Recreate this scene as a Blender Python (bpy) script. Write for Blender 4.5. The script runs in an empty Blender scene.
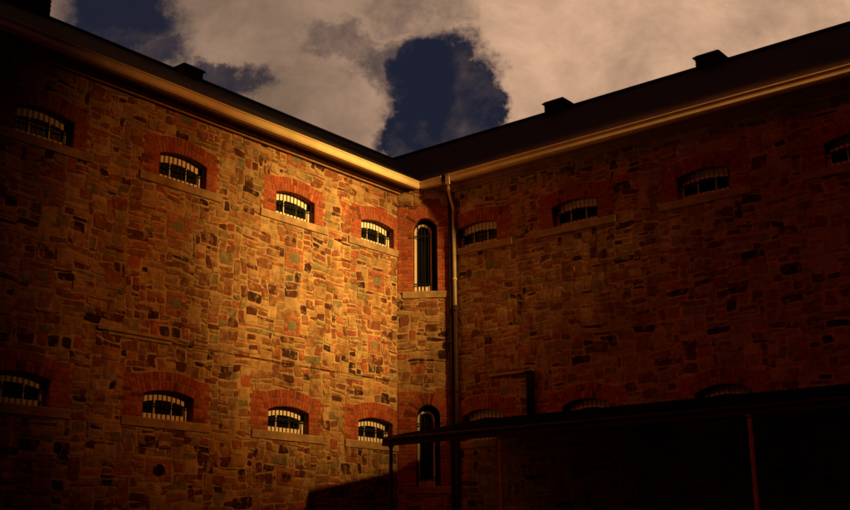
import bpy, math, random
from mathutils import Vector, Matrix
random.seed(7)
R = math.radians
EYE = 1.6
sc = bpy.context.scene
col = sc.collection

# ------------------------------------------------------------------ helpers
class MB:
    """collects faces; every vertex may carry a colour"""
    def __init__(s): s.v = []; s.f = []; s.c = []; s.sm = []
    def add(s, vs, fs, c=(1, 1, 1), smooth=False):
        o = len(s.v); s.v += [tuple(p) for p in vs]; s.c += [c] * len(vs)
        for f in fs: s.f.append(tuple(i + o for i in f)); s.sm.append(smooth)
    def box(s, x0, x1, y0, y1, z0, z1, c=(1, 1, 1)):
        s.add([(x0,y0,z0),(x1,y0,z0),(x1,y1,z0),(x0,y1,z0),(x0,y0,z1),(x1,y0,z1),(x1,y1,z1),(x0,y1,z1)],
              [(0,3,2,1),(4,5,6,7),(0,1,5,4),(1,2,6,5),(2,3,7,6),(3,0,4,7)], c)
    def tube(s, pts, r, n=10, c=(1,1,1), smooth=True):
        pts = [Vector(p) for p in pts]; vs = []; fs = []
        for i, p in enumerate(pts):
            d = (pts[min(i+1, len(pts)-1)] - pts[max(i-1, 0)]).normalized()
            a = Vector((0,0,1)) if abs(d.z) < .9 else Vector((1,0,0))
            x = d.cross(a).normalized(); y = d.cross(x).normalized()
            rr = r[i] if isinstance(r, (list, tuple)) else r
            for k in range(n):
                t = 2*math.pi*k/n; vs.append(p + x*rr*math.cos(t) + y*rr*math.sin(t))
        for i in range(len(pts)-1):
            for k in range(n):
                a, b = i*n+k, i*n+(k+1) % n; fs.append((a, b, b+n, a+n))
        fs.append(tuple(range(n-1, -1, -1))); fs.append(tuple(range((len(pts)-1)*n, len(pts)*n)))
        s.add(vs, fs, c, smooth)
    def build(s, name, mat, parent=None, M=None, **kw):
        me = bpy.data.meshes.new(name)
        vs = [tuple(M @ Vector(p)) for p in s.v] if M is not None else s.v
        me.from_pydata(vs, [], s.f)
        ca = me.color_attributes.new('tone', 'FLOAT_COLOR', 'POINT')
        ca.data.foreach_set('color', [x for c in s.c for x in (c[0], c[1], c[2], 1)])
        me.polygons.foreach_set('use_smooth', s.sm)
        me.materials.append(mat); me.update()
        import bmesh
        bm = bmesh.new(); bm.from_mesh(me); bmesh.ops.recalc_face_normals(bm, faces=bm.faces); bm.to_mesh(me); bm.free()
        o = bpy.data.objects.new(name, me); col.objects.link(o)
        if parent: o.parent = parent
        for k, v in kw.items(): o[k] = v
        return o

def empty(name, loc=(0,0,0), **kw):
    o = bpy.data.objects.new(name, None); col.objects.link(o); o.location = loc
    for k, v in kw.items(): o[k] = v
    return o

# ------------------------------------------------------------------ materials
def mat(name, base=(.5,.5,.5), rough=.8, metal=0.0, vary=.25, scale=6.0, bump=.2, bscale=30.0, tone=False, smear=None, dirt=0.0):
    m = bpy.data.materials.new(name); m.use_nodes = True
    nt = m.node_tree; N = nt.nodes; Lk = nt.links; b = N['Principled BSDF']
    tc = N.new('ShaderNodeTexCoord')
    n1 = N.new('ShaderNodeTexNoise'); n1.inputs['Scale'].default_value = scale; n1.inputs['Detail'].default_value = 6; n1.inputs['Roughness'].default_value = .65
    Lk.new(tc.outputs['Object'], n1.inputs['Vector'])
    mr = N.new('ShaderNodeMapRange'); mr.inputs['From Min'].default_value = .25; mr.inputs['From Max'].default_value = .75
    mr.inputs['To Min'].default_value = 1-vary; mr.inputs['To Max'].default_value = 1+vary
    Lk.new(n1.outputs['Fac'], mr.inputs['Value'])
    mx = N.new('ShaderNodeVectorMath'); mx.operation = 'SCALE'
    if tone:
        at = N.new('ShaderNodeAttribute'); at.attribute_name = 'tone'; Lk.new(at.outputs['Color'], mx.inputs[0])
    else: mx.inputs[0].default_value = base
    Lk.new(mr.outputs['Result'], mx.inputs['Scale'])
    out = mx.outputs['Vector']
    if smear:
        ns = N.new('ShaderNodeTexNoise'); ns.inputs['Scale'].default_value = 4.5; ns.inputs['Detail'].default_value = 12; ns.inputs['Roughness'].default_value = .72
        Lk.new(tc.outputs['Object'], ns.inputs['Vector'])
        ms = N.new('ShaderNodeMapRange'); ms.interpolation_type = 'SMOOTHSTEP'; Lk.new(ns.outputs['Fac'], ms.inputs['Value'])
        ms.inputs['From Min'].default_value = .50; ms.inputs['From Max'].default_value = .62; ms.inputs['To Min'].default_value = .0; ms.inputs['To Max'].default_value = .72
        mc = N.new('ShaderNodeVectorMath'); mc.operation = 'SCALE'; mc.inputs[0].default_value = smear; Lk.new(mr.outputs['Result'], mc.inputs['Scale'])
        mm = N.new('ShaderNodeMix'); mm.data_type = 'RGBA'; Lk.new(ms.outputs[0], mm.inputs['Factor']); Lk.new(out, mm.inputs['A']); Lk.new(mc.outputs[0], mm.inputs['B']); out = mm.outputs['Result']
    if dirt:
        n3 = N.new('ShaderNodeTexNoise'); n3.inputs['Scale'].default_value = .55; n3.inputs['Detail'].default_value = 8; n3.inputs['Roughness'].default_value = .7
        if smear:   # rain streaks run down the wall
            mp = N.new('ShaderNodeMapping'); mp.inputs['Scale'].default_value = (2.6,2.6,.55); Lk.new(tc.outputs['Object'], mp.inputs['Vector']); Lk.new(mp.outputs[0], n3.inputs['Vector'])
        else: Lk.new(tc.outputs['Object'], n3.inputs['Vector'])
        m3 = N.new('ShaderNodeMapRange'); m3.inputs['From Min'].default_value = .35; m3.inputs['From Max'].default_value = .65
        m3.inputs['To Min'].default_value = 1-dirt; m3.inputs['To Max'].default_value = 1+dirt*.3
        Lk.new(n3.outputs['Fac'], m3.inputs['Value'])
        m4 = N.new('ShaderNodeVectorMath'); m4.operation = 'SCALE'; Lk.new(out, m4.inputs[0]); Lk.new(m3.outputs['Result'], m4.inputs['Scale']); out = m4.outputs['Vector']
    Lk.new(out, b.inputs['Base Color'])
    b.inputs['Roughness'].default_value = rough; b.inputs['Metallic'].default_value = metal
    b.inputs['Specular IOR Level'].default_value = .25
    if bump:
        n2 = N.new('ShaderNodeTexNoise'); n2.inputs['Scale'].default_value = bscale; n2.inputs['Detail'].default_value = 8; n2.inputs['Roughness'].default_value = .7
        Lk.new(tc.outputs['Object'], n2.inputs['Vector'])
        bp = N.new('ShaderNodeBump'); bp.inputs['Strength'].default_value = bump; bp.inputs['Distance'].default_value = .02
        Lk.new(n2.outputs['Fac'], bp.inputs['Height']); Lk.new(bp.outputs['Normal'], b.inputs['Normal'])
    return m
M_wall = mat('rubble_stone', tone=True, rough=.92, vary=.5, scale=9, bump=.7, bscale=18, dirt=.42, smear=(.36,.225,.10))
M_brick = mat('red_brick', tone=True, rough=.9, vary=.4, scale=14, bump=.5, bscale=40, dirt=.35, smear=(.36,.13,.055))
M_sill = mat('sandstone_sill', (.37,.25,.13), vary=.45, scale=5, bump=.4, bscale=25, dirt=.3)
M_white = mat('cream_painted_timber', (.82,.77,.64), rough=.6, vary=.15, scale=9, bump=.1)
M_gut = mat('cream_gutter_paint', (.78,.66,.38), rough=.5, vary=.14, scale=3, bump=.08, dirt=.2)
M_iron = mat('black_iron', (.008,.006,.005), rough=.85, vary=.3, bump=.1)
M_glass = mat('dark_window_glass', (.006,.007,.009), rough=.25, vary=.2, bump=0)
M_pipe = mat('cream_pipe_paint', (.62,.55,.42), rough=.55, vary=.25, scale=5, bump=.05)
M_pipe_d = mat('dark_iron_pipe_shaded_post', (.02,.014,.012), rough=.7, vary=.3, bump=.1)  # also colours the shaded end post of the verandah
M_pipe_r = mat('dark_brown_pipe', (.045,.018,.012), rough=.8, vary=.3, bump=.1)
M_soffit = mat('soffit_timber', (.24,.14,.075), rough=.8, vary=.3, bump=.2)
M_vent = mat('roof_vent_metal', (.02,.018,.018), rough=.7, vary=.3, bump=.1)
M_post = mat('rusty_steel_post', (.42,.20,.09), rough=.7, vary=.45, scale=8, bump=.3, dirt=.3)
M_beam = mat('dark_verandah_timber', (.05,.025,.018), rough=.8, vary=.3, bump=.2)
M_ground = mat('yard_asphalt', (.05,.046,.042), rough=.95, vary=.3, scale=3, bump=.5, bscale=60)
M_render = mat('plain_rear_masonry', (.16,.10,.06), rough=.9, vary=.3, scale=2, bump=.3)

def roofmat(name, axis, base):
    m = mat(name, base, rough=.95, vary=.25, scale=1.2, bump=0, dirt=.3)
    nt = m.node_tree; N = nt.nodes; Lk = nt.links
    tc = N.new('ShaderNodeTexCoord'); w = N.new('ShaderNodeTexWave'); w.bands_direction = axis; w.inputs['Scale'].default_value = 4.2
    Lk.new(tc.outputs['Object'], w.inputs['Vector'])
    bp = N.new('ShaderNodeBump'); bp.inputs['Strength'].default_value = .6; bp.inputs['Distance'].default_value = .02
    N['Principled BSDF'].inputs['Specular IOR Level'].default_value = .03
    Lk.new(w.outputs['Fac'], bp.inputs['Height']); Lk.new(bp.outputs['Normal'], N['Principled BSDF'].inputs['Normal'])
    return m
M_roofL = roofmat('corrugated_iron_across', 'Y', (.065,.055,.028))
M_roofR = roofmat('corrugated_iron_along', 'X', (.055,.022,.015))
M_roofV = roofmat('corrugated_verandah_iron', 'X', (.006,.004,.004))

# ------------------------------------------------------------------ wall frames: local (u right as seen, v up, w out)
ML = Matrix(((0,0,1,0),(1,0,0,0),(0,1,0,0),(0,0,0,1)))           # u = y (negative = away from corner), w = +x
MR = Matrix(((1,0,0,0),(0,0,-1,0),(0,1,0,0),(0,0,0,1)))          # u = x, w = -y
ex, ey = .96/1.165, .66/1.165
MC = Matrix(((ex,0,ey,0),(ey,0,-ex,-.66),(0,1,0,0),(0,0,0,1)))   # corner splay
TOP = 9.02

bld = empty('prison_building', (0,0,0), label='old stone prison block with barred windows, two wings meeting at an inner corner', category='building')

# ------------------------------------------------------------------ windows
def arc_pts(w, spring, crown, n=14, grow=0.0, growtop=None):
    """points of a segmental (or semicircular) arch from left springing to right"""
    h = crown - spring; a = w/2
    r = (a*a + h*h)/(2*h); cz = crown - r
    r2 = r + grow; th = math.asin(min(1, a/r))
    if h >= a - 1e-6: th = math.pi/2
    return [(r2*math.sin(-th + 2*th*i/n), cz + r2*math.cos(-th + 2*th*i/n)) for i in range(n+1)], r, cz, th

def brick_col(dark=1.0):
    t = random.random()
    if t < .62: c = (.37,.098,.042)
    elif t < .85: c = (.33,.062,.026)
    elif t < .93: c = (.46,.15,.06)
    else: c = (.17,.045,.03)
    k = random.uniform(.8, 1.15)*dark
    return tuple(x*k for x in c)
MORT_B = (.36,.17,.08)

def wbrick(mb, quad, d0, d1, c):
    """brick from 4 front corners (u,v), from depth d0 to front d1 with a small chamfer"""
    cx = sum(p[0] for p in quad)/4; cy = sum(p[1] for p in quad)/4
    jit = [(p[0]+random.uniform(-.003,.003), p[1]+random.uniform(-.003,.003)) for p in quad]
    inn = [(cx+(p[0]-cx)*.93, cy+(p[1]-cy)*.86) for p in jit]
    vs = [(p[0],p[1],d0) for p in jit] + [(p[0],p[1],d1-.004) for p in jit] + [(p[0],p[1],d1) for p in inn]
    fs = []
    for k in range(4):
        j = (k+1) % 4
        fs += [(k, j, j+4, k+4), (k+4, j+4, j+8, k+8)]
    fs.append((8,9,10,11)); mb.add(vs, fs, c)

def window(Mx, uc, z0, w, spring, crown, ringdepth, jl, jr, tall=False, sill=True, label=None, outer_limits=None, rec=.13):
    """Mx wall matrix; uc centre; z0 sill top; spring, crown above z0; returns region for stone mask"""
    T = Mx @ Matrix.Translation((uc, z0, 0))
    nseg = 20 if tall else 14
    inner, r, cz, th = arc_pts(w, spring, crown, nseg)
    DEPTH = -.36
    # --- frame (the window part itself)
    fr = MB(); fw = .05 if tall else .055; a = w/2
    full = (inner, r, cz, th, a)
    if tall:
        wf = w*.73; ox = -a + wf/2 + .012; inner, r, cz, th = arc_pts(wf, crown-.10-wf/2, crown-.10, nseg)  # frame narrowed; black pane beside it stands in for the shaded reveal
        inner = [(p[0]+ox, p[1]) for p in inner]; spring_w = spring; spring = crown-.10-wf/2
    else: ox = 0; wf = w
    a = wf/2
    top_t = .055 if tall else .145; bot_t = .13 if tall else .085
    f0, f1 = -rec-.05, -rec
    def fbox(u0,u1,v0,v1,d0=f0,d1=f1): fr.box(u0,u1,v0,v1,d0,d1)
    fbox(ox-a, ox-a+fw, 0, spring); fbox(ox+a-(.03 if tall else fw+.035), ox+a, 0, spring)
    fbox(ox-a+fw, ox+a-(.03 if tall else fw), 0, bot_t)
    inn2, _, _, _ = arc_pts(wf, spring, crown-(.10 if tall else 0), nseg, grow=-(.045 if tall else top_t))
    inn2 = [(p[0]+ox, p[1]) for p in inn2]
    if not tall:
        inn2 = [(p[0], p[1]-top_t) for p in inner]
    for i in range(nseg):
        A, B, Cc, D = inner[i], inner[i+1], inn2[i+1], inn2[i]
        vs = [(p[0],p[1],f1) for p in (A,B,Cc,D)] + [(p[0],p[1],f0) for p in (A,B,Cc,D)]
        fr.add(vs, [(0,1,2,3),(4,7,6,5),(0,4,5,1),(3,2,6,7)])
    if not tall:
        for k in (-1, 1):
            u = k*w*.17; fbox(u-.009, u+.009, bot_t, spring, f0+.005, f1-.012)
    win = fr.build('window', M_white, bld, T)
    if label: win['label'] = label
    # --- pane
    pn = MB(); pts = [(-full[4],0)] + full[0] + [(full[4],0)]
    pn.add([(p[0],p[1],f0-.004) for p in pts] + [(p[0],p[1],f0-.012) for p in pts],
           [tuple(range(len(pts))), tuple(range(2*len(pts)-1, len(pts)-1, -1))])
    pn.build('pane', M_glass, win, T)
    # --- iron grille
    g = MB(); nb = 4 if tall else 11; dg = -rec*.45
    for k in range(nb):
        u = (ox - a + fw + (wf-fw-.03)*(k+.5)/nb) if tall else (-a + w*(k+.5)/nb)
        # arch height at u
        hh = cz + math.sqrt(max(0, r*r - (u-ox)**2))
        g.tube([(u, 0.0, dg), (u, hh, dg)], .0070 if not tall else .0075, 6)
    for v in ((.62*spring,) if not tall else (.16, .93*spring)):
        g.box(ox-a, ox+a, v-.013, v+.013, dg-.02, dg-.008)
    g.build('grille', M_iron, win, T)
    inner, r, cz, th, a = full
    if tall: spring = spring_w
    # --- brick surround
    b = MB(); mort = MORT_B; pl = .006
    if outer_limits: oL, oR = outer_limits
    else: oL, oR = -a-jl, a+jr
    # mortar plate: jambs and arch ring
    b.add([(oL,0,pl),(-a,0,pl),(-a,spring,pl),(oL,spring,pl)], [(0,1,2,3)], mort)
    b.add([(a,0,pl),(oR,0,pl),(oR,spring,pl),(a,spring,pl)], [(0,1,2,3)], mort)
    if tall:
        zt = crown + ringdepth
        for i in range(nseg):   # fill to rectangle
            A, B = inner[i], inner[i+1]
            def outp(p, q=i):
                ang = math.atan2(p[0], p[1]-cz)
                dx, dz = math.sin(ang), math.cos(ang)
                ts = []
                if dx < -1e-6: ts.append(oL/dx)
                if dx > 1e-6: ts.append(oR/dx)
                if dz > 1e-6: ts.append((zt-cz)/dz)
                t = min(ts); return (dx*t, max(cz+dz*t, spring))
            b.add([(p[0],p[1],pl) for p in (A, B, outp(B), outp(A))], [(0,1,2,3)], mort)
        b.add([(oL,zt-.25,pl-.002),(oR,zt-.25,pl-.002),(oR,zt,pl-.002),(oL,zt,pl-.002)], [(0,1,2,3)], mort)
    else:
        outer, _, _, _ = arc_pts(w, spring, crown, nseg, grow=ringdepth)
        for i in range(nseg):
            b.add([(p[0],p[1],pl) for p in (inner[i], inner[i+1], outer[i+1], outer[i])], [(0,1,2,3)], mort)
        for sgn, o in ((-1, oL), (1, oR)):
            e = outer[0] if sgn < 0 else outer[-1]; i0 = inner[0] if sgn < 0 else inner[-1]
            b.add([(i0[0],i0[1],pl),(e[0],e[1],pl),(o,e[1]-.04,pl),(o,spring,pl)], [(0,1,2,3)], mort)
    # reveal
    outline = [(-a,0)] + inner + [(a,0)]
    for i in range(len(outline)-1):
        A, B = outline[i], outline[i+1]
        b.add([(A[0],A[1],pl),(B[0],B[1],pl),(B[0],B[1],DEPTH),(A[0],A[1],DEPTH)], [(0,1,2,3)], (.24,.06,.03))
    # jamb courses
    ch = .0735; z = 0.0; k = 0
    ztop_j = spring if not tall else spring
    while z < ztop_j - .02:
        h = min(ch, ztop_j - z)
        for sgn in (-1, 1):
            lim = abs(oL) if sgn < 0 else abs(oR)
            ext = lim + (0 if outer_limits else (.05 if k % 2 else -.02) + random.uniform(-.012,.012))
            x = a; first = True
            while x < ext - .03:
                L = (.11 if (k % 2 and first) else .225); first = False
                x1 = min(x+L, ext)
                if ext - x1 < .05: x1 = ext
                q = [(sgn*(x+.004), z+.005), (sgn*(x1-.004), z+.005), (sgn*(x1-.004), z+h-.005), (sgn*(x+.004), z+h-.005)]
                wbrick(b, q, -.02, .014, brick_col()); x = x1
        z += ch; k += 1
    # voussoirs
    if tall:
        n = 22; rings = [(r+.002, r+ringdepth-.01)]
    else:
        n = int(2*th*r/.062); rings = [(r+.002, r+ringdepth*.48), (r+ringdepth*.52, r+ringdepth-.005)]
    for ri, (ra, rb) in enumerate(rings):
        ext = 0 if tall else .05
        for i in range(n):
            t0 = -th-ext + (2*th+2*ext)*i/n; t1 = -th-ext + (2*th+2*ext)*(i+1)/n
            g0 = .006/ra; 
            def P(rr, t):
                x, y = rr*math.sin(t), cz+rr*math.cos(t)
                return (max(oL+.003, min(oR-.003, x)), y)
            q = [P(ra,t0+g0*.6), P(ra,t1-g0*.6), P(rb,t1-g0*.6*ra/rb), P(rb,t0+g0*.6*ra/rb)]
            if abs(q[0][0]-q[1][0])+abs(q[0][1]-q[1][1]) < .012: continue
            wbrick(b, q, -.02, .015, brick_col())
    if not tall:
        z = spring; k = 1; te = th + .05
        while z < spring + .26:
            for sgn in (-1, 1):
                lim = (abs(oL) if sgn < 0 else abs(oR)) + (.03 if k % 2 else -.03)
                def xin(zz): 
                    rr = r + ringdepth; y = zz - cz
                    xr = y*math.tan(te); xo = math.sqrt(max(0, rr*rr - y*y)) if y < rr else 0
                    return xr if math.hypot(xr, y) < rr else xo
                xa, xb = xin(z)+.006, xin(z+ch)+.006
                if max(xa, xb) < lim-.03:
                    xm = max(xa, xb) + random.uniform(.08,.16)
                    if xm < lim-.05:
                        wbrick(b, [(sgn*xa,z+.005),(sgn*xm,z+.005),(sgn*xm,z+ch-.005),(sgn*xb,z+ch-.005)], -.02, .014, brick_col())
                        wbrick(b, [(sgn*(xm+.008),z+.005),(sgn*lim,z+.005),(sgn*lim,z+ch-.005),(sgn*(xm+.008),z+ch-.005)], -.02, .014, brick_col())
                    else: wbrick(b, [(sgn*xa,z+.005),(sgn*lim,z+.005),(sgn*lim,z+ch-.005),(sgn*xb,z+ch-.005)], -.02, .014, brick_col())
            z += ch; k += 1
    if tall:   # spandrel bricks outside the ring
        z = spring; k = 0; rb = r + ringdepth
        while z < crown+ringdepth-.03:
            zz = z + ch/2 - cz
            xe = math.sqrt(max(0, rb*rb - zz*zz)) if abs(zz) < rb else 0
            for sgn in (-1, 1):
                lim = abs(oL) if sgn < 0 else abs(oR); x = lim
                L0 = .11 if k % 2 else .225
                while x > xe + .03:
                    x1 = max(x - L0, xe+.006); L0 = .225
                    if x1 - xe < .04: x1 = xe+.006
                    q = [(sgn*(x1+.004), z+.005), (sgn*(x-.004), z+.005), (sgn*(x-.004), z+ch-.005), (sgn*(x1+.004), z+ch-.005)]
                    wbrick(b, q, -.02, .012, brick_col()); x = x1
            z += ch; k += 1
    b.build('brick_surround', M_brick, win, T)
    # --- sill
    if sill:
        s = MB(); x0, x1 = (oL+.02, oR-.05) if tall else (-a-.38, a+.36)
        if tall: x0, x1 = -.47, .50
        t = .15
        s.add([(x0,-t,-.10),(x1,-t,-.10),(x1,-t,.030),(x0,-t,.030),(x0,-.012,.034),(x1,-.012,.034),(x0,.0,-.12),(x1,.0,-.12),
               (x0,-.03,.040),(x1,-.03,.040)],
              [(0,1,2,3),(3,2,9,8),(8,9,5,4),(4,5,7,6),(6,7,1,0),(0,3,8,4,6),(1,7,5,9,2)], (1,1,1))
        s.build('sill', M_sill, win, T)
    # exclusion regions in wall coords, hole in backing
    if tall:
        ex = [(uc+oL, uc+oR, z0-.02, z0+crown+ringdepth)]
    else:
        ex = [(uc+oL-.03, uc+oR+.03, z0-.01, z0+spring+.24)]
        for f in (.33,.66,1.0):
            ww = (oR-oL)/2*math.sqrt(max(0, 1-(f-.15)**2)) 
            ex.append((uc-ww, uc+ww, z0+spring+.15, z0+spring+.24+(crown+ringdepth-spring-.24)*f))
    if sill: ex.append((uc+x0-.01, uc+x1+.01, z0-.15, z0))
    hole = (uc-a-.03, uc+a+.03, z0-.05, z0+crown+.03)
    return ex, hole

# ------------------------------------------------------------------ rubble masonry
PAL = [((.37,.225,.095),22),((.43,.30,.15),9),((.30,.145,.06),22),((.22,.18,.09),7),((.23,.085,.038),20),((.12,.036,.022),11),((.045,.016,.012),5),((.33,.10,.04),5)]
def stone_col(dark=0.0):
    t = random.random()*sum(p[1] for p in PAL)
    for c, wgt in PAL:
        t -= wgt
        if t <= 0: break
    k = random.uniform(.78, 1.15)
    return tuple(x*k for x in c)
MORTAR = (.46,.31,.155)

FLAT = 1.0
def warp(u, v):
    return (u + .018*math.sin(v*5.3+u*1.1+.4) + .012*math.sin(v*11.7-u*3.1), v + .014*math.sin(u*3.7+1.3+v*.9) + .008*math.sin(u*8.9+v*4.1))

def stone(mb, u0, u1, v0, v1, c, proud=None, gap=.008, wp=1.0):
    w, h = u1-u0, v1-v0
    g = lambda: gap*random.uniform(.3, 2.3)
    jx, jy = min(.03, w*.12), min(.020, h*.17)
    q = [(u0+g(), v0+g()), (u1-g(), v0+g()), (u1-g(), v1-g()), (u0+g(), v1-g())]
    q = [(p[0]+random.uniform(-jx,jx), p[1]+random.uniform(-jy,jy)) for p in q]
    d = (proud if proud is not None else random.uniform(.003, .016))*FLAT
    # outline: corners cut by random amounts, edge midpoints jittered
    ring = []
    for k in range(4):
        a, b_ = q[k], q[(k+1) % 4]
        cut = random.choice((.04,.08,.12,.2)); cut2 = random.choice((.04,.08,.12,.2))
        for t in (cut, random.uniform(.35,.65), 1-cut2):
            nx, ny = (a[1]-b_[1]), (b_[0]-a[0]); L = math.hypot(nx, ny) or 1
            o = random.uniform(-.004,.007)*(1 if t in (cut, 1-cut2) else 1.2)
            ring.append((a[0]+(b_[0]-a[0])*t+nx/L*o, a[1]+(b_[1]-a[1])*t+ny/L*o))
    n = len(ring)
    cu = sum(p[0] for p in q)/4; cv = sum(p[1] for p in q)/4
    if wp:
        ring = [warp(*p) for p in ring]; cu, cv = warp(cu, cv)
    tu, tv = random.uniform(-.035,.035)*FLAT, random.uniform(-.05,.05)*FLAT
    def D(p, k): return max(.0015, d*k + (p[0]-cu)*tu + (p[1]-cv)*tv)
    vs = [(p[0],p[1],-.01) for p in ring]
    vs += [(p[0],p[1],D(p,.75)) for p in ring]
    ins = min(.010, w*.08)/max(w, .01)*2; ins2 = min(.010, h*.10)/max(h, .01)*2
    r2 = [(cu+(p[0]-cu)*(1-ins), cv+(p[1]-cv)*(1-ins2)) for p in ring]; vs += [(p[0],p[1],D(p,random.uniform(.95,1.15))) for p in r2]
    fc = (cu+random.uniform(-.2,.2)*w, cv+random.uniform(-.2,.2)*h); vs.append((fc[0], fc[1], D(fc, 1.0)+random.uniform(.0,.007)*FLAT))
    fs = []
    for L in range(2):
        for k in range(n):
            j = (k+1) % n; fs.append((L*n+k, L*n+j, (L+1)*n+j, (L+1)*n+k))
    for k in range(n): fs.append((2*n+k, 2*n+(k+1) % n, 3*n))
    mb.add(vs, fs, c, False)

def masonry(name, Mx, u0, u1, v0, v1, excl, holes, label, specials=(), fixed=()):
    mb = MB(); cs = .043
    nu, nv = int(round((u1-u0)/.041)), int(round((v1-v0)/.036))
    csu, csv = (u1-u0)/nu, (v1-v0)/nv
    occ = [[False]*nu for _ in range(nv)]
    allx = list(excl) + [(a,b,c_,d) for (a,b,c_,d,*_) in fixed]
    for j in range(nv):
        vc = v0+(j+.5)*csv
        for i in range(nu):
            uc_ = u0+(i+.5)*csu
            for (a,b,c_,d) in allx:
                if a < uc_ < b and c_ < vc < d: occ[j][i] = True; break
    # backing (mortar) with holes: split into cells on hole edges
    us = sorted(set([u0,u1]+[x for h in holes for x in h[:2]])); vsx = sorted(set([v0,v1]+[x for h in holes for x in h[2:]]))
    for i in range(len(us)-1):
        for j in range(len(vsx)-1):
            cu, cv = (us[i]+us[i+1])/2, (vsx[j]+vsx[j+1])/2
            if any(h[0]<cu<h[1] and h[2]<cv<h[3] for h in holes): continue
            mb.add([(us[i],vsx[j],0),(us[i+1],vsx[j],0),(us[i+1],vsx[j+1],0),(us[i],vsx[j+1],0)], [(0,1,2,3)], MORTAR)
    # a few larger stones dropped at random first, so no joint runs straight
    for _ in range(int((u1-u0)*(v1-v0)*2.6)):
        ww, hh = random.choice((5,6,7,8,9)), random.choice((3,4,4,5,6)); i = random.randrange(0, max(1, nu-ww)); j = random.randrange(0, nv-hh)
        if i+ww > nu or any(occ[j+y][i+x] for y in range(-1 if j else 0, hh+1) for x in range(ww) if j+y < nv): continue
        for y in range(hh):
            for x in range(ww): occ[j+y][i+x] = True
        stone(mb, u0+i*csu, u0+(i+ww)*csu, v0+j*csv, v0+(j+hh)*csv, stone_col())
    # pack
    for j in range(nv):
        i = 0
        while i < nu:
            if occ[j][i]: i += 1; continue
            free = 0
            while i+free < nu and not occ[j][i+free] and free < 13: free += 1
            hh = random.choice((2,2,3,3,3,4,4,5,6)); ww = random.choice((3,4,5,5,6,7,7,8,9,11))
            if hh >= 5: ww = random.choice((4,5,6,8,9))
            if hh == 2: ww = random.choice((3,5,6,8,10,12))
            ww = min(ww, free)
            if free - ww in (1,2): ww = free
            # trim height
            H = 1
            while H < hh and j+H < nv and all(not occ[j+H][i+q] for q in range(ww)): H += 1
            if H == 1 and j+1 < nv:   # thin: shrink width so it can grow upward
                w2 = 0
                while w2 < ww and not occ[j+1][i+w2]: w2 += 1
                if w2 >= 3:
                    ww = w2; H = 1
                    while H < hh and j+H < nv and all(not occ[j+H][i+q] for q in range(ww)): H += 1
            for y in range(H):
                for x in range(ww): occ[j+y][i+x] = True
            a, b_ = u0+i*csu, u0+(i+ww)*csu; c_, d = v0+j*csv, v0+(j+H)*csv
            oc = random.uniform(-.008,.008)
            if (H == 1 and ww < 3): stone(mb, a, b_, c_, d, tuple(x*.9 for x in MORTAR), proud=.004, gap=.006)
            else: stone(mb, a, b_, c_+oc, d+oc, stone_col())
            i += ww
    for f in fixed:
        stone(mb, f[0], f[1], f[2], f[3], f[4], proud=.012, gap=.008, wp=0)
    return mb.build(name, M_wall, bld, Mx, label=label)

def air_vent(Mx, uc, zc, w, h, core, parentless=False, ring=True):
    """square patch of red brick around a small vent stone, set in the rubble"""
    w *= random.uniform(.85,1.12); h *= random.uniform(.85,1.12); uc += random.uniform(-.03,.03); zc += random.uniform(-.03,.03)
    b = MB(); x0, x1, z0, z1 = uc-w/2, uc+w/2, zc-h/2, zc+h/2
    b.add([(x0,z0,.004),(x1,z0,.004),(x1,z1,.004),(x0,z1,.004)], [(0,1,2,3)], MORT_B)
    ch = .072
    z = z0; k = 0; iw, ih = w*.26, h*.24
    n = max(3, int(round(h/ch))); hh = h/n
    for k in range(n):
        za, zb = z0+k*hh+.004, z0+(k+1)*hh-.004
        xs = [x0, x0+w*(.3 if k % 2 else .5), x0+w*(.72 if k % 2 else .75), x1]
        for i in range(3):
            a, b_ = xs[i]+.004+random.uniform(-.01,.01), xs[i+1]-.004
            if (zb+za)/2 > zc-ih and (zb+za)/2 < zc+ih:
                if a > uc-iw and b_ < uc+iw: continue
                segs = []
                if a < uc-iw: segs.append((a, min(b_, uc-iw)))
                if b_ > uc+iw: segs.append((max(a, uc+iw), b_))
            else: segs = [(a,b_)]
            for (p, q) in segs:
                if q-p > .02:
                    if random.random() < .4: c_ = tuple(.5*x+.5*y for x, y in zip(stone_col(), brick_col()))
                    else: c_ = tuple(.62*x+.38*y for x, y in zip(brick_col(), (.36,.22,.10)))
                    jj = lambda: random.uniform(-.010,.010)
                    wbrick(b, [(p+jj(),za+jj()*.6),(q+jj(),za+jj()*.6),(q+jj(),zb+jj()*.6),(p+jj(),zb+jj()*.6)], -.01, .012, c_)
    o = b.build('air_vent', M_brick, bld, Mx)
    g = MB()
    if core[0] > .05:
        stone(g, uc-iw, uc+iw, zc-ih, zc+ih, core, proud=.010, gap=.004, wp=0)
    else:
        n = 14; rr = min(iw, ih)*1.15
        g.add([(uc+rr*math.cos(2*math.pi*k/n)*random.uniform(.92,1.05), zc+rr*math.sin(2*math.pi*k/n), .0175) for k in range(n)], [tuple(range(n))], (.004,.003,.003))
        stone(g, uc-iw, uc+iw, zc-ih, zc+ih, (.10,.03,.02), proud=.006, gap=.003, wp=0)
    g.build('vent_stone', M_brick, o, Mx)
    return (x0-.01, x1+.01, z0-.01, z1+.01)

E = EYE
GREEN = (.17,.17,.09); DARK = (.012,.010,.009)
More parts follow.
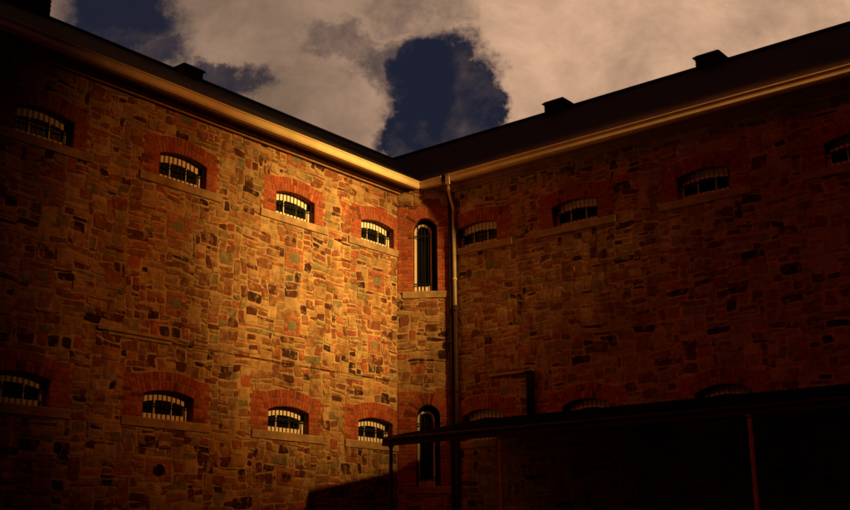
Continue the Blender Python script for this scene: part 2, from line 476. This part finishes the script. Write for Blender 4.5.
# --- left wing: u = y = -s
exL, hoL = [], []
Lop = [(.77,1.77),(3.10,4.10),(5.74,6.74),(8.36,9.36)]
for k, (a, b) in enumerate(Lop):
    uc = -(a+b)/2; w = b-a
    e, h = window(ML, uc, E+6.0, w, .40, .485, .28, .31, .24); exL += e; hoL.append(h)
for k, (a, b) in enumerate(Lop):
    uc = -(a+b)/2 - .03; w = b-a
    e, h = window(ML, uc, E+2.02, w, .37, .455, .30, .40, .32); exL += e; hoL.append(h)
for s in (1.33, 3.60, 6.25, 8.7):
    exL.append(air_vent(ML, -s, E+7.15, .46, .30, GREEN))
    exL.append(air_vent(ML, -s, E+5.22, .44, .40, GREEN))
    exL.append(air_vent(ML, -s, E+3.93, .42, .38, GREEN))
for s in (3.66, 6.38):
    exL.append(air_vent(ML, -s, E+1.24, .44, .32, DARK))
fixL = []
for s in (1.33, 3.64, 6.32, 8.29):
    z = E+3.42 if s < 8 else E+2.98
    fixL += [(-s-.21,-s-.01,z-.09,z+.09,(.05,.025,.018)), (-s+.01,-s+.21,z-.09,z+.09,(.05,.025,.018))]
    fixL += [(-s-.40,-s-.22,z-.10,z+.10,(.36,.10,.04)), (-s+.22,-s+.38,z-.08,z+.12,(.36,.10,.04))]
masonry('wall', ML, -14.0, -.66, 0.0, TOP, exL, hoL, 'long left-hand wall of ochre and brown rubble stone', fixed=fixL)

# --- right wing: u = x = s
exR, hoR = [], []
Rop = [(1.08,2.08),(3.40,4.40),(6.03,7.03),(8.66,9.66)]
for (a, b) in Rop:
    e, h = window(MR, (a+b)/2, E+5.98, b-a, .40, .48, .28, .30, .34); exR += e; hoR.append(h)
for (a, b) in Rop[:3]:
    e, h = window(MR, (a+b)/2+.05, E+2.05, b-a, .46, .58, .28, .30, .30); exR += e; hoR.append(h)
fixR = []
for (s, z) in ((3.9,3.35),(5.2,3.75),(6.6,3.55),(7.9,3.9),(8.6,3.4),(5.9,4.3),(7.3,4.75),(9.2,4.2),(4.9,5.1)):
    fixR.append((s-.22, s+.2, E+z-.07, E+z+.07, (.03,.014,.012)))
FLAT = .35
masonry('wall', MR, .96, 14.0, 0.0, TOP, exR, hoR, 'long right-hand wall of dark red-brown rubble stone', fixed=fixR)

FLAT = 1.0
# --- splayed corner with the two tall arched windows
exC, hoC = [], []
e, h = window(MC, .585, E+5.12, .50, 1.31, 1.56, .25, 0, 0, tall=True, outer_limits=(-.575,.575), rec=.13, label='tall round-arched window under the gutter corner'); exC += e; hoC.append(h)
e, h = window(MC, .62, E+1.20, .48, 1.34, 1.58, .25, 0, 0, tall=True, outer_limits=(-.60,.44), rec=.13, label='tall round-arched window behind the verandah roof'); exC += e; hoC.append(h)
masonry('wall', MC, 0.0, 1.165, 0.0, TOP, exC, hoC, 'narrow splayed wall in the corner with tall arched windows')

# --- body behind the faces (rear walls, end walls)
m = MB()
m.add([(0,-14,0),(-10,-14,0),(-10,-14,9),(-5,-14,12.3),(0,-14,9)], [(0,1,2,3,4)])
m.add([(14,0,0),(14,10,0),(14,10,9),(14,5,12.3),(14,0,9)], [(0,1,2,3,4)])
m.add([(-10,-14,0),(-10,10,0),(-10,10,9),(-10,-14,9)], [(0,1,2,3)])
m.add([(-10,10,0),(14,10,0),(14,10,9),(-10,10,9)], [(0,1,2,3)])
m.build('rear_wall', M_render, bld)
# dark interior liner so windows are not open to the back
m = MB()
m.add([(-.6,-13.9,.1),(-.6,.6,.1),(-.6,.6,9),(-.6,-13.9,9)], [(0,1,2,3)])
m.add([(-.6,.6,.1),(13.9,.6,.1),(13.9,.6,9),(-.6,.6,9)], [(0,1,2,3)])
m.build('inner_wall', M_iron, bld)

# --- roof
OH = .43; GZ0, GZ1 = E+7.31, E+7.47; RZ = E+10.80
def slab(name, pts, mt, th=.05, label=None):
    a, b, c_ = (Vector(p) for p in pts[:3]); n = (b-a).cross(c_-a).normalized()
    if n.z < 0: n = -n
    m = MB(); k = len(pts)
    m.add([tuple(Vector(p)) for p in pts] + [tuple(Vector(p)-n*th) for p in pts],
          [tuple(range(k)), tuple(range(2*k-1,k-1,-1))] + [(i,(i+1)%k,(i+1)%k+k,i+k) for i in range(k)])
    return m
ez = GZ1 + .02; eo = OH-.03
r1 = slab('roof', [(eo,-14.2,ez),(eo,-eo,ez),(-5,5,RZ),(-5,-14.2,RZ)], M_roofL)
roofL = r1.build('roof', M_roofL, bld, label='low dark corrugated roof strip above the bright gutter')
r2 = slab('roof', [(eo+.006,-eo,ez),(14.2,-eo,ez),(14.2,5,RZ),(-5+.006,5,RZ)], M_roofR)
roofR = r2.build('roof', M_roofR, bld, label='broad dark red-brown roof slope of the right wing')
slab('roof', [(-5,-14.2,RZ),(-5,5,RZ),(-10.4,10.4,ez),(-10.4,-14.2,ez)], M_roofL).build('rear_roof', M_roofL, bld)
slab('roof', [(-5,5,RZ),(14.2,5,RZ),(14.2,10.4,ez),(-10.4,10.4,ez)], M_roofR).build('rear_roof', M_roofR, bld)
m = MB(); m.tube([(-5,-14.2,RZ+.01),(-5,5,RZ+.01)], .06, 8); m.build('ridge_cap', M_vent, roofL)
m = MB(); m.tube([(-5.05,5,RZ+.012),(14.2,5,RZ+.012)], .06, 8); m.build('ridge_cap', M_vent, roofR)

M_vent_b = mat('brown_vent_metal', (.16,.07,.035), rough=.8, vary=.3, bump=.1)
def ridge_vent(par, cx, cy, lx, ly, base, top, label):
    M_vent = M_vent_b if 'brown' in label else globals()['M_vent']
    m = MB(); hx, hy = lx/2, ly/2
    m.box(cx-hx, cx+hx, cy-hy, cy+hy, base, top-.05)
    # louvre slats
    for k in range(3):
        z = base + (top-base)*(.5+.13*k)
        m.box(cx-hx-.012, cx+hx+.012, cy-hy-.012, cy+hy+.012, z, z+.012)
    v = m.build('roof_vent', M_vent, par, label=label)
    c = MB(); o = .06
    c.add([(cx-hx-o,cy-hy-o,top-.05),(cx+hx+o,cy-hy-o,top-.05),(cx+hx+o,cy+hy+o,top-.05),(cx-hx-o,cy+hy+o,top-.05),
           (cx-hx+.02,cy-hy+.02,top+.02),(cx+hx-.02,cy-hy+.02,top+.02),(cx+hx-.02,cy+hy-.02,top+.02),(cx-hx+.02,cy+hy-.02,top+.02)],
          [(0,3,2,1),(4,5,6,7),(0,1,5,4),(1,2,6,5),(2,3,7,6),(3,0,4,7)])
    c.build('vent_cap', M_vent, v)
    return v
VENTS = [
 (roofR, .62, 4.95, .56, .42, RZ-.4, RZ+.21, 'dark square vent on the right roof, nearest the corner'),
 (roofR, 4.78, 4.95, .56, .42, RZ-.4, RZ+.21, 'dark square vent on the right roof, farther from the corner'),
 (roofL, -4.95, -2.45, .42, .56, RZ-.4, RZ+.15, 'small brownish vent on the left roof'),
 (roofL, -4.95, -7.1, .9, 1.5, RZ-.5, RZ+.30, 'large black vent at the left edge of the roofline')]
def build_vents():
    for a in VENTS: ridge_vent(*a)
build_vents()

# --- gutters (box with a rolled lip), soffit
def gutter(Mx, u0, u1):
    m = MB(); pts = [(OH-.13,GZ0+.01),(OH-.02,GZ0),(OH+.0,GZ0+.03),(OH-.005,GZ1-.035),(OH+.012,GZ1-.02),(OH+.012,GZ1),(OH-.012,GZ1),(OH-.03,GZ0+.05),(OH-.12,GZ0+.05),(OH-.12,GZ1+.0),(OH-.13,GZ1)]
    n = len(pts); vs = []; segs = max(1, int(abs(u1-u0)/1.2))
    for k in range(segs+1):
        u = u0+(u1-u0)*k/segs; dz = random.uniform(-.006,.006) if 0 < k < segs else 0
        vs += [(u, p[1]+dz, p[0]) for p in pts]
    fs = [tuple(range(n))] + [tuple(range((segs+1)*n-1, segs*n-1, -1))]
    for k in range(segs):
        for i in range(n):
            j = (i+1) % n; fs.append((k*n+i, k*n+j, (k+1)*n+j, (k+1)*n+i))
    m.add(vs, fs)
    return m
gl = gutter(ML, -14.2, -OH).build('gutter', M_gut, bld, ML, label='brightly lit cream gutter running down to the corner')
gutter(MR, OH+.013, 1.0).build('gutter', M_gut, bld, MR, label='short gutter return at the inner corner')
gutter(MR, 1.13, 14.2).build('gutter', M_gut, bld, MR, label='dim orange gutter along the right wing')
m = MB()
m.box(.02, OH-.132, -14.1, -OH+.14, GZ0+.03, GZ0+.05); m.box(.335, 14.1, -OH+.132, -.02, GZ0+.026, GZ0+.046)
m.box(-.2,.97,-.33,.2, GZ0+.034, GZ0+.052)
m.build('soffit', M_soffit, bld)
M_corb = mat('added_corbel', (.30,.17,.085), rough=.9, vary=.4, scale=5, bump=.5, bscale=25, dirt=.3)
m = MB(); m.box(.0, .13, -14, -.60, GZ0-.045, GZ0+.028); m.box(.0, .07, -14, -.64, GZ0-.10, GZ0-.047)  # corbel strips added to catch light and narrow the dark soffit band
m.box(.90, 14, -.13, .0, GZ0-.045, GZ0+.024); m.box(.94, 14, -.07, 0, GZ0-.10, GZ0-.047)
m.build('added_corbel', M_corb, bld)

# --- downpipes in the corner
px, py = 1.05, -.075
m = MB()
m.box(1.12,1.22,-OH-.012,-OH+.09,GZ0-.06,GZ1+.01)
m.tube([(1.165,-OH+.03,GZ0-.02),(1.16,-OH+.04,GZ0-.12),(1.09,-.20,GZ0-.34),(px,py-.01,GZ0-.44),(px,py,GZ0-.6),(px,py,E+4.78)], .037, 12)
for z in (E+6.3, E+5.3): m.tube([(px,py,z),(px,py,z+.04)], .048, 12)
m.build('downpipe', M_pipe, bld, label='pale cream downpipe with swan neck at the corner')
m = MB(); m.tube([(px,py,E+4.77),(px,py,0)], .042, 12)  # lower length in a darker brown than the upper
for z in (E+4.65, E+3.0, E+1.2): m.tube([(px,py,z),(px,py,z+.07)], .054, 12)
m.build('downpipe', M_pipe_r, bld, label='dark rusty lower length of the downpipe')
m = MB(); m.tube([(.945,-.075,GZ0),(.945,-.075,0)], .045, 12)
for z in (E+6, E+4, E+2): m.tube([(.945,-.075,z),(.945,-.075,z+.07)], .056, 12)
m.build('downpipe', M_pipe_d, bld, label='black downpipe just left of the pale one')

# --- stone ledge and conduit on the left wall, lintel ledge and dark upright tube on the right
m = MB(); m.box(0,.06,-7.7,-6.28,E+3.27,E+3.325); m.box(.0,.03,-7.5,-6.30,E+3.21,E+3.258)
m.build('stone_ledge', M_sill, bld, label='pale stone ledge catching the light on the left wall')
m = MB(); m.tube([(.03,-6.28,E+3.24),(.03,-3.4,E+3.235),(.03,-.66,E+3.25)], .005, 6); m.build('cable', M_iron, bld)
m = MB(); m.box(1.85,2.86,-.07,0,E+3.235,E+3.28); m.build('stone_ledge', M_sill, bld)
m = MB(); m.tube([(2.80,-.09,E+3.22),(2.80,-.09,E+2.3)], .075, 12); m.tube([(2.80,-.09,E+3.2),(2.80,-.09,E+3.24)], .095, 12)  # near-black upright tube below the ledge
m.build('dark_upright', M_iron, bld)

# ------------------------------------------------------------------ verandah
ver = empty('verandah', (1.55,-2.95,0), label='black lean-to verandah with slender posts against the right wall', category='verandah')
off = Vector((-1.55, 2.95, 0)); MV = Matrix.Translation(off)
x0, x1 = 1.55, 13.0; n0 = 2.95
zw, ze = E+2.43, E+1.86
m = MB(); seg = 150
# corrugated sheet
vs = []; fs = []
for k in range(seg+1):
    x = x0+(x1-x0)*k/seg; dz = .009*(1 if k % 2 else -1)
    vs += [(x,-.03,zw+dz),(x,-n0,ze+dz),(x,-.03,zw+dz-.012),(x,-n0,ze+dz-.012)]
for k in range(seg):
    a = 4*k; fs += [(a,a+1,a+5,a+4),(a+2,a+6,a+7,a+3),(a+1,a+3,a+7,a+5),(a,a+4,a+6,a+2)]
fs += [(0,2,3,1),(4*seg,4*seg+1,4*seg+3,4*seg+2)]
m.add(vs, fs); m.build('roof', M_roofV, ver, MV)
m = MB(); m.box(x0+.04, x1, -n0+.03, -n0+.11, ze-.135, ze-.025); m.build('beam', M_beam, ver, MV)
m = MB()
x = x0+.06
while x < x1:
    m.add([(x,-.04,zw-.03),(x+.05,-.04,zw-.03),(x+.05,-n0+.12,ze-.02),(x,-n0+.12,ze-.02),(x,-.04,zw-.11),(x+.05,-.04,zw-.11),(x+.05,-n0+.12,ze-.10),(x,-n0+.12,ze-.10)],
          [(0,1,2,3),(4,7,6,5),(0,4,5,1),(1,5,6,2),(2,6,7,3),(3,7,4,0)]); x += .95
m.build('rafters', M_beam, ver, MV)
m = MB()
m.tube([(x0+.1,-n0+.02,ze-.02),(x1,-n0+.02,ze-.03)], .03, 8); m.build('gutter', M_beam, ver, MV)
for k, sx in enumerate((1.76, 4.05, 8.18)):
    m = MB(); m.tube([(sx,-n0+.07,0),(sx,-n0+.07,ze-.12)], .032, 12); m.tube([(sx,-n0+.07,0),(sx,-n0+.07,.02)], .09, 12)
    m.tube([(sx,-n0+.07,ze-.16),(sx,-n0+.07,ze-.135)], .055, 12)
    m.build('post', M_pipe_d if k == 0 else M_post, ver, MV, **({'label':'post at the open end of the verandah, coloured near black for its shade'} if k == 0 else {}))  # end post takes the dark pipe colour to stand for its shadow

# ------------------------------------------------------------------ ground
m = MB(); m.add([(-300,-300,0),(300,-300,0),(300,300,0),(-300,300,0)], [(0,1,2,3)]); m.build('ground', M_ground, None, kind='structure')

# ------------------------------------------------------------------ camera
cam = bpy.data.cameras.new('camera'); co = bpy.data.objects.new('camera', cam); col.objects.link(co)
yaw = R(38.9656773); pitch = R(15.340166); roll = .0067335; F = 1072.62
cam.sensor_width = 36; cam.lens = 36*F/850; cam.clip_end = 1000; cam.clip_start = .1
# azimuth: left wall direction (+y) is yaw to the right of the view direction
co.matrix_world = Matrix.Translation((13.9628,-17.0020,EYE)) @ Matrix.Rotation(yaw,4,'Z') @ Matrix.Rotation(math.pi/2+pitch,4,'X') @ Matrix.Rotation(-roll,4,'Z')
sc.camera = co

# ------------------------------------------------------------------ lights
def aim(o, tgt):
    d = Vector(tgt)-o.location; o.rotation_euler = d.to_track_quat('-Z','Y').to_euler()
for (size, en, c_, tg) in ((17,10500,(1,.63,.19),(0,-2.4,7.0)), (25,18500,(1,.55,.13),(0,-2.4,6.8)), (33,6000,(1,.31,.045),(0,-3.9,6.7))):
    sp = bpy.data.lights.new('yard_floodlight','SPOT'); so = bpy.data.objects.new('yard_floodlight', sp); col.objects.link(so)
    so.location = (18.0,-1.3,12.4); aim(so, tg); sp.energy = en; sp.color = c_; sp.spot_size = R(size); sp.spot_blend = 1.0; sp.shadow_soft_size = .4
su = bpy.data.lights.new('red_fill','SUN'); suo = bpy.data.objects.new('red_fill', su); col.objects.link(suo)  # added fill lamp: dim red glow for the right wall, no real source
su.energy = .16; su.angle = R(8); su.color = (1,.055,.02); suo.location = (20,-20,20); SEL = 38
suo.rotation_euler = (R(90-SEL), 0, R(15))

# ------------------------------------------------------------------ sky: night blue with town-lit clouds
wd = bpy.data.worlds.new('World'); sc.world = wd; wd.use_nodes = True
nt = wd.node_tree; N = nt.nodes; Lk = nt.links; bg = N['Background']
def val(x):
    return x
def math_(op, a, b=None, c=None, clamp=False):
    n = N.new('ShaderNodeMath'); n.operation = op; n.use_clamp = clamp
    for i, x in enumerate((a, b, c)):
        if x is None: continue
        if isinstance(x, (int, float)): n.inputs[i].default_value = x
        else: Lk.new(x, n.inputs[i])
    return n.outputs[0]
tc = N.new('ShaderNodeTexCoord'); D = tc.outputs['Generated']
def dot(v):
    n = N.new('ShaderNodeVectorMath'); n.operation = 'DOT_PRODUCT'; Lk.new(D, n.inputs[0]); n.inputs[1].default_value = v; return n.outputs['Value']
fx, fy = -math.sin(yaw), math.cos(yaw)
df = dot((fx,fy,0)); dr = dot((fy,-fx,0)); dz = dot((0,0,1))
dfc = math_('MAXIMUM', df, .05)
A = math_('DIVIDE', dr, dfc); B = math_('DIVIDE', dz, dfc)
def ab(x, y):
    u, v = x-425, 255-y; u, v = u*math.cos(roll)+v*math.sin(roll), -u*math.sin(roll)+v*math.cos(roll)
    yy = F*math.cos(pitch)-v*math.sin(pitch); zz = F*math.sin(pitch)+v*math.cos(pitch); return u/yy, zz/yy
def noise(scale, detail, rough, offs=(0,0,0), dist=0.0):
    cb = N.new('ShaderNodeCombineXYZ'); Lk.new(A, cb.inputs[0]); Lk.new(B, cb.inputs[1])
    mp = N.new('ShaderNodeMapping'); mp.inputs['Location'].default_value = offs; Lk.new(cb.outputs[0], mp.inputs['Vector'])
    n = N.new('ShaderNodeTexNoise'); n.inputs['Scale'].default_value = scale; n.inputs['Detail'].default_value = detail; n.inputs['Roughness'].default_value = rough; n.inputs['Distortion'].default_value = dist
    Lk.new(mp.outputs[0], n.inputs['Vector']); return n.outputs['Fac']
n1 = noise(13, 12, .66, (3.1,1.7,0)); n2 = noise(13, 12, .66, (8.3,5.2,0)); n3 = noise(9, 12, .66, (1.3,9.2,0), .25); n4 = noise(34, 7, .65, (4,2,0))
WA = math_('ADD', A, math_('MULTIPLY', math_('SUBTRACT', n1, .5), .12)); WB = math_('ADD', B, math_('MULTIPLY', math_('SUBTRACT', n2, .5), .12))
# gaps of clear sky: centre px, radii px, depth
GAPS = [(437,92,62,64,1.0),(420,138,46,46,1.0),(472,112,34,54,1.0),(400,62,30,24,.75),(348,44,38,15,.5),(425,12,45,14,.4),(116,12,52,40,.99),(142,50,36,25,.9),(215,80,38,13,.9),(85,40,30,28,.85)]
clear = None
for (x, y, rx, ry, dp) in GAPS:
    ca, cb_ = ab(x, y); ra = abs(ab(x+rx,y)[0]-ca); rb = abs(ab(x,y-ry)[1]-cb_)
    da = math_('DIVIDE', math_('SUBTRACT', WA, ca), ra); db = math_('DIVIDE', math_('SUBTRACT', WB, cb_), rb)
    e = math_('SQRT', math_('ADD', math_('MULTIPLY', da, da), math_('MULTIPLY', db, db)))
    mr = N.new('ShaderNodeMapRange'); mr.interpolation_type = 'SMOOTHSTEP'; Lk.new(e, mr.inputs['Value'])
    mr.inputs['From Min'].default_value = .80; mr.inputs['From Max'].default_value = 1.22 if dp == 1.0 else 1.7
    mr.inputs['To Min'].default_value = dp; mr.inputs['To Max'].default_value = 0
    clear = mr.outputs[0] if clear is None else math_('MAXIMUM', clear, mr.outputs[0])
dens = math_('SUBTRACT', 1.0, math_('MULTIPLY', clear, math_('SUBTRACT', 1.0, math_('MULTIPLY', math_('MAXIMUM', math_('SUBTRACT', n3, .5), 0.0), .55))))
dens = math_('ADD', dens, math_('MULTIPLY', math_('SUBTRACT', n4, .5), math_('MULTIPLY', math_('MULTIPLY', dens, math_('SUBTRACT', 1.12, dens)), 3.2)), clamp=True)
# clouds outside the view fade out to keep ambient light low
mr = N.new('ShaderNodeMapRange'); mr.interpolation_type = 'SMOOTHSTEP'; Lk.new(df, mr.inputs['Value'])
mr.inputs['From Min'].default_value = .55; mr.inputs['From Max'].default_value = .78; mr.inputs['To Min'].default_value = 0; mr.inputs['To Max'].default_value = 1
dens = math_('MULTIPLY', dens, mr.outputs[0])
# cloud colour: greyer on the left, warm on the right
mr = N.new('ShaderNodeMapRange'); mr.interpolation_type = 'SMOOTHSTEP'; Lk.new(A, mr.inputs['Value'])
mr.inputs['From Min'].default_value = ab(250,60)[0]; mr.inputs['From Max'].default_value = ab(560,60)[0]
cm = N.new('ShaderNodeMix'); cm.data_type = 'RGBA'; Lk.new(mr.outputs[0], cm.inputs['Factor'])
cm.inputs['A'].default_value = (.30,.19,.13,1); cm.inputs['B'].default_value = (.63,.38,.24,1)
shade = N.new('ShaderNodeMapRange'); Lk.new(n3, shade.inputs['Value']); shade.inputs['From Min'].default_value = .3; shade.inputs['From Max'].default_value = .7
shade.inputs['To Min'].default_value = .62; shade.inputs['To Max'].default_value = 1.22
cs_ = N.new('ShaderNodeVectorMath'); cs_.operation = 'SCALE'; Lk.new(cm.outputs['Result'], cs_.inputs[0]); Lk.new(shade.outputs[0], cs_.inputs['Scale'])
sky = N.new('ShaderNodeTexSky'); sky.sky_type = 'NISHITA'; sky.sun_disc = False; sky.sun_elevation = R(-4); sky.sun_rotation = R(132)
sk = N.new('ShaderNodeVectorMath'); sk.operation = 'SCALE'; Lk.new(sky.outputs[0], sk.inputs[0]); sk.inputs['Scale'].default_value = .02
ad = N.new('ShaderNodeVectorMath'); ad.operation = 'ADD'; Lk.new(sk.outputs[0], ad.inputs[0]); ad.inputs[1].default_value = (.012,.0145,.030)
mg = N.new('ShaderNodeMapRange'); Lk.new(df, mg.inputs['Value']); mg.inputs['From Min'].default_value = -.1; mg.inputs['From Max'].default_value = .7; mg.inputs['To Min'].default_value = .12; mg.inputs['To Max'].default_value = 1  # unseen sky dimmed as well, so shaded walls stay red
sg = N.new('ShaderNodeVectorMath'); sg.operation = 'SCALE'; Lk.new(ad.outputs[0], sg.inputs[0]); Lk.new(mg.outputs[0], sg.inputs['Scale']); ad = sg
fin = N.new('ShaderNodeMix'); fin.data_type = 'RGBA'; Lk.new(dens, fin.inputs['Factor']); Lk.new(ad.outputs[0], fin.inputs['A']); Lk.new(cs_.outputs[0], fin.inputs['B'])
Lk.new(fin.outputs['Result'], bg.inputs['Color']); bg.inputs['Strength'].default_value = 1.0

# ------------------------------------------------------------------ view
sc.view_settings.view_transform = 'Standard'; sc.view_settings.look = 'None'; sc.view_settings.exposure = 0; sc.view_settings.gamma = 1
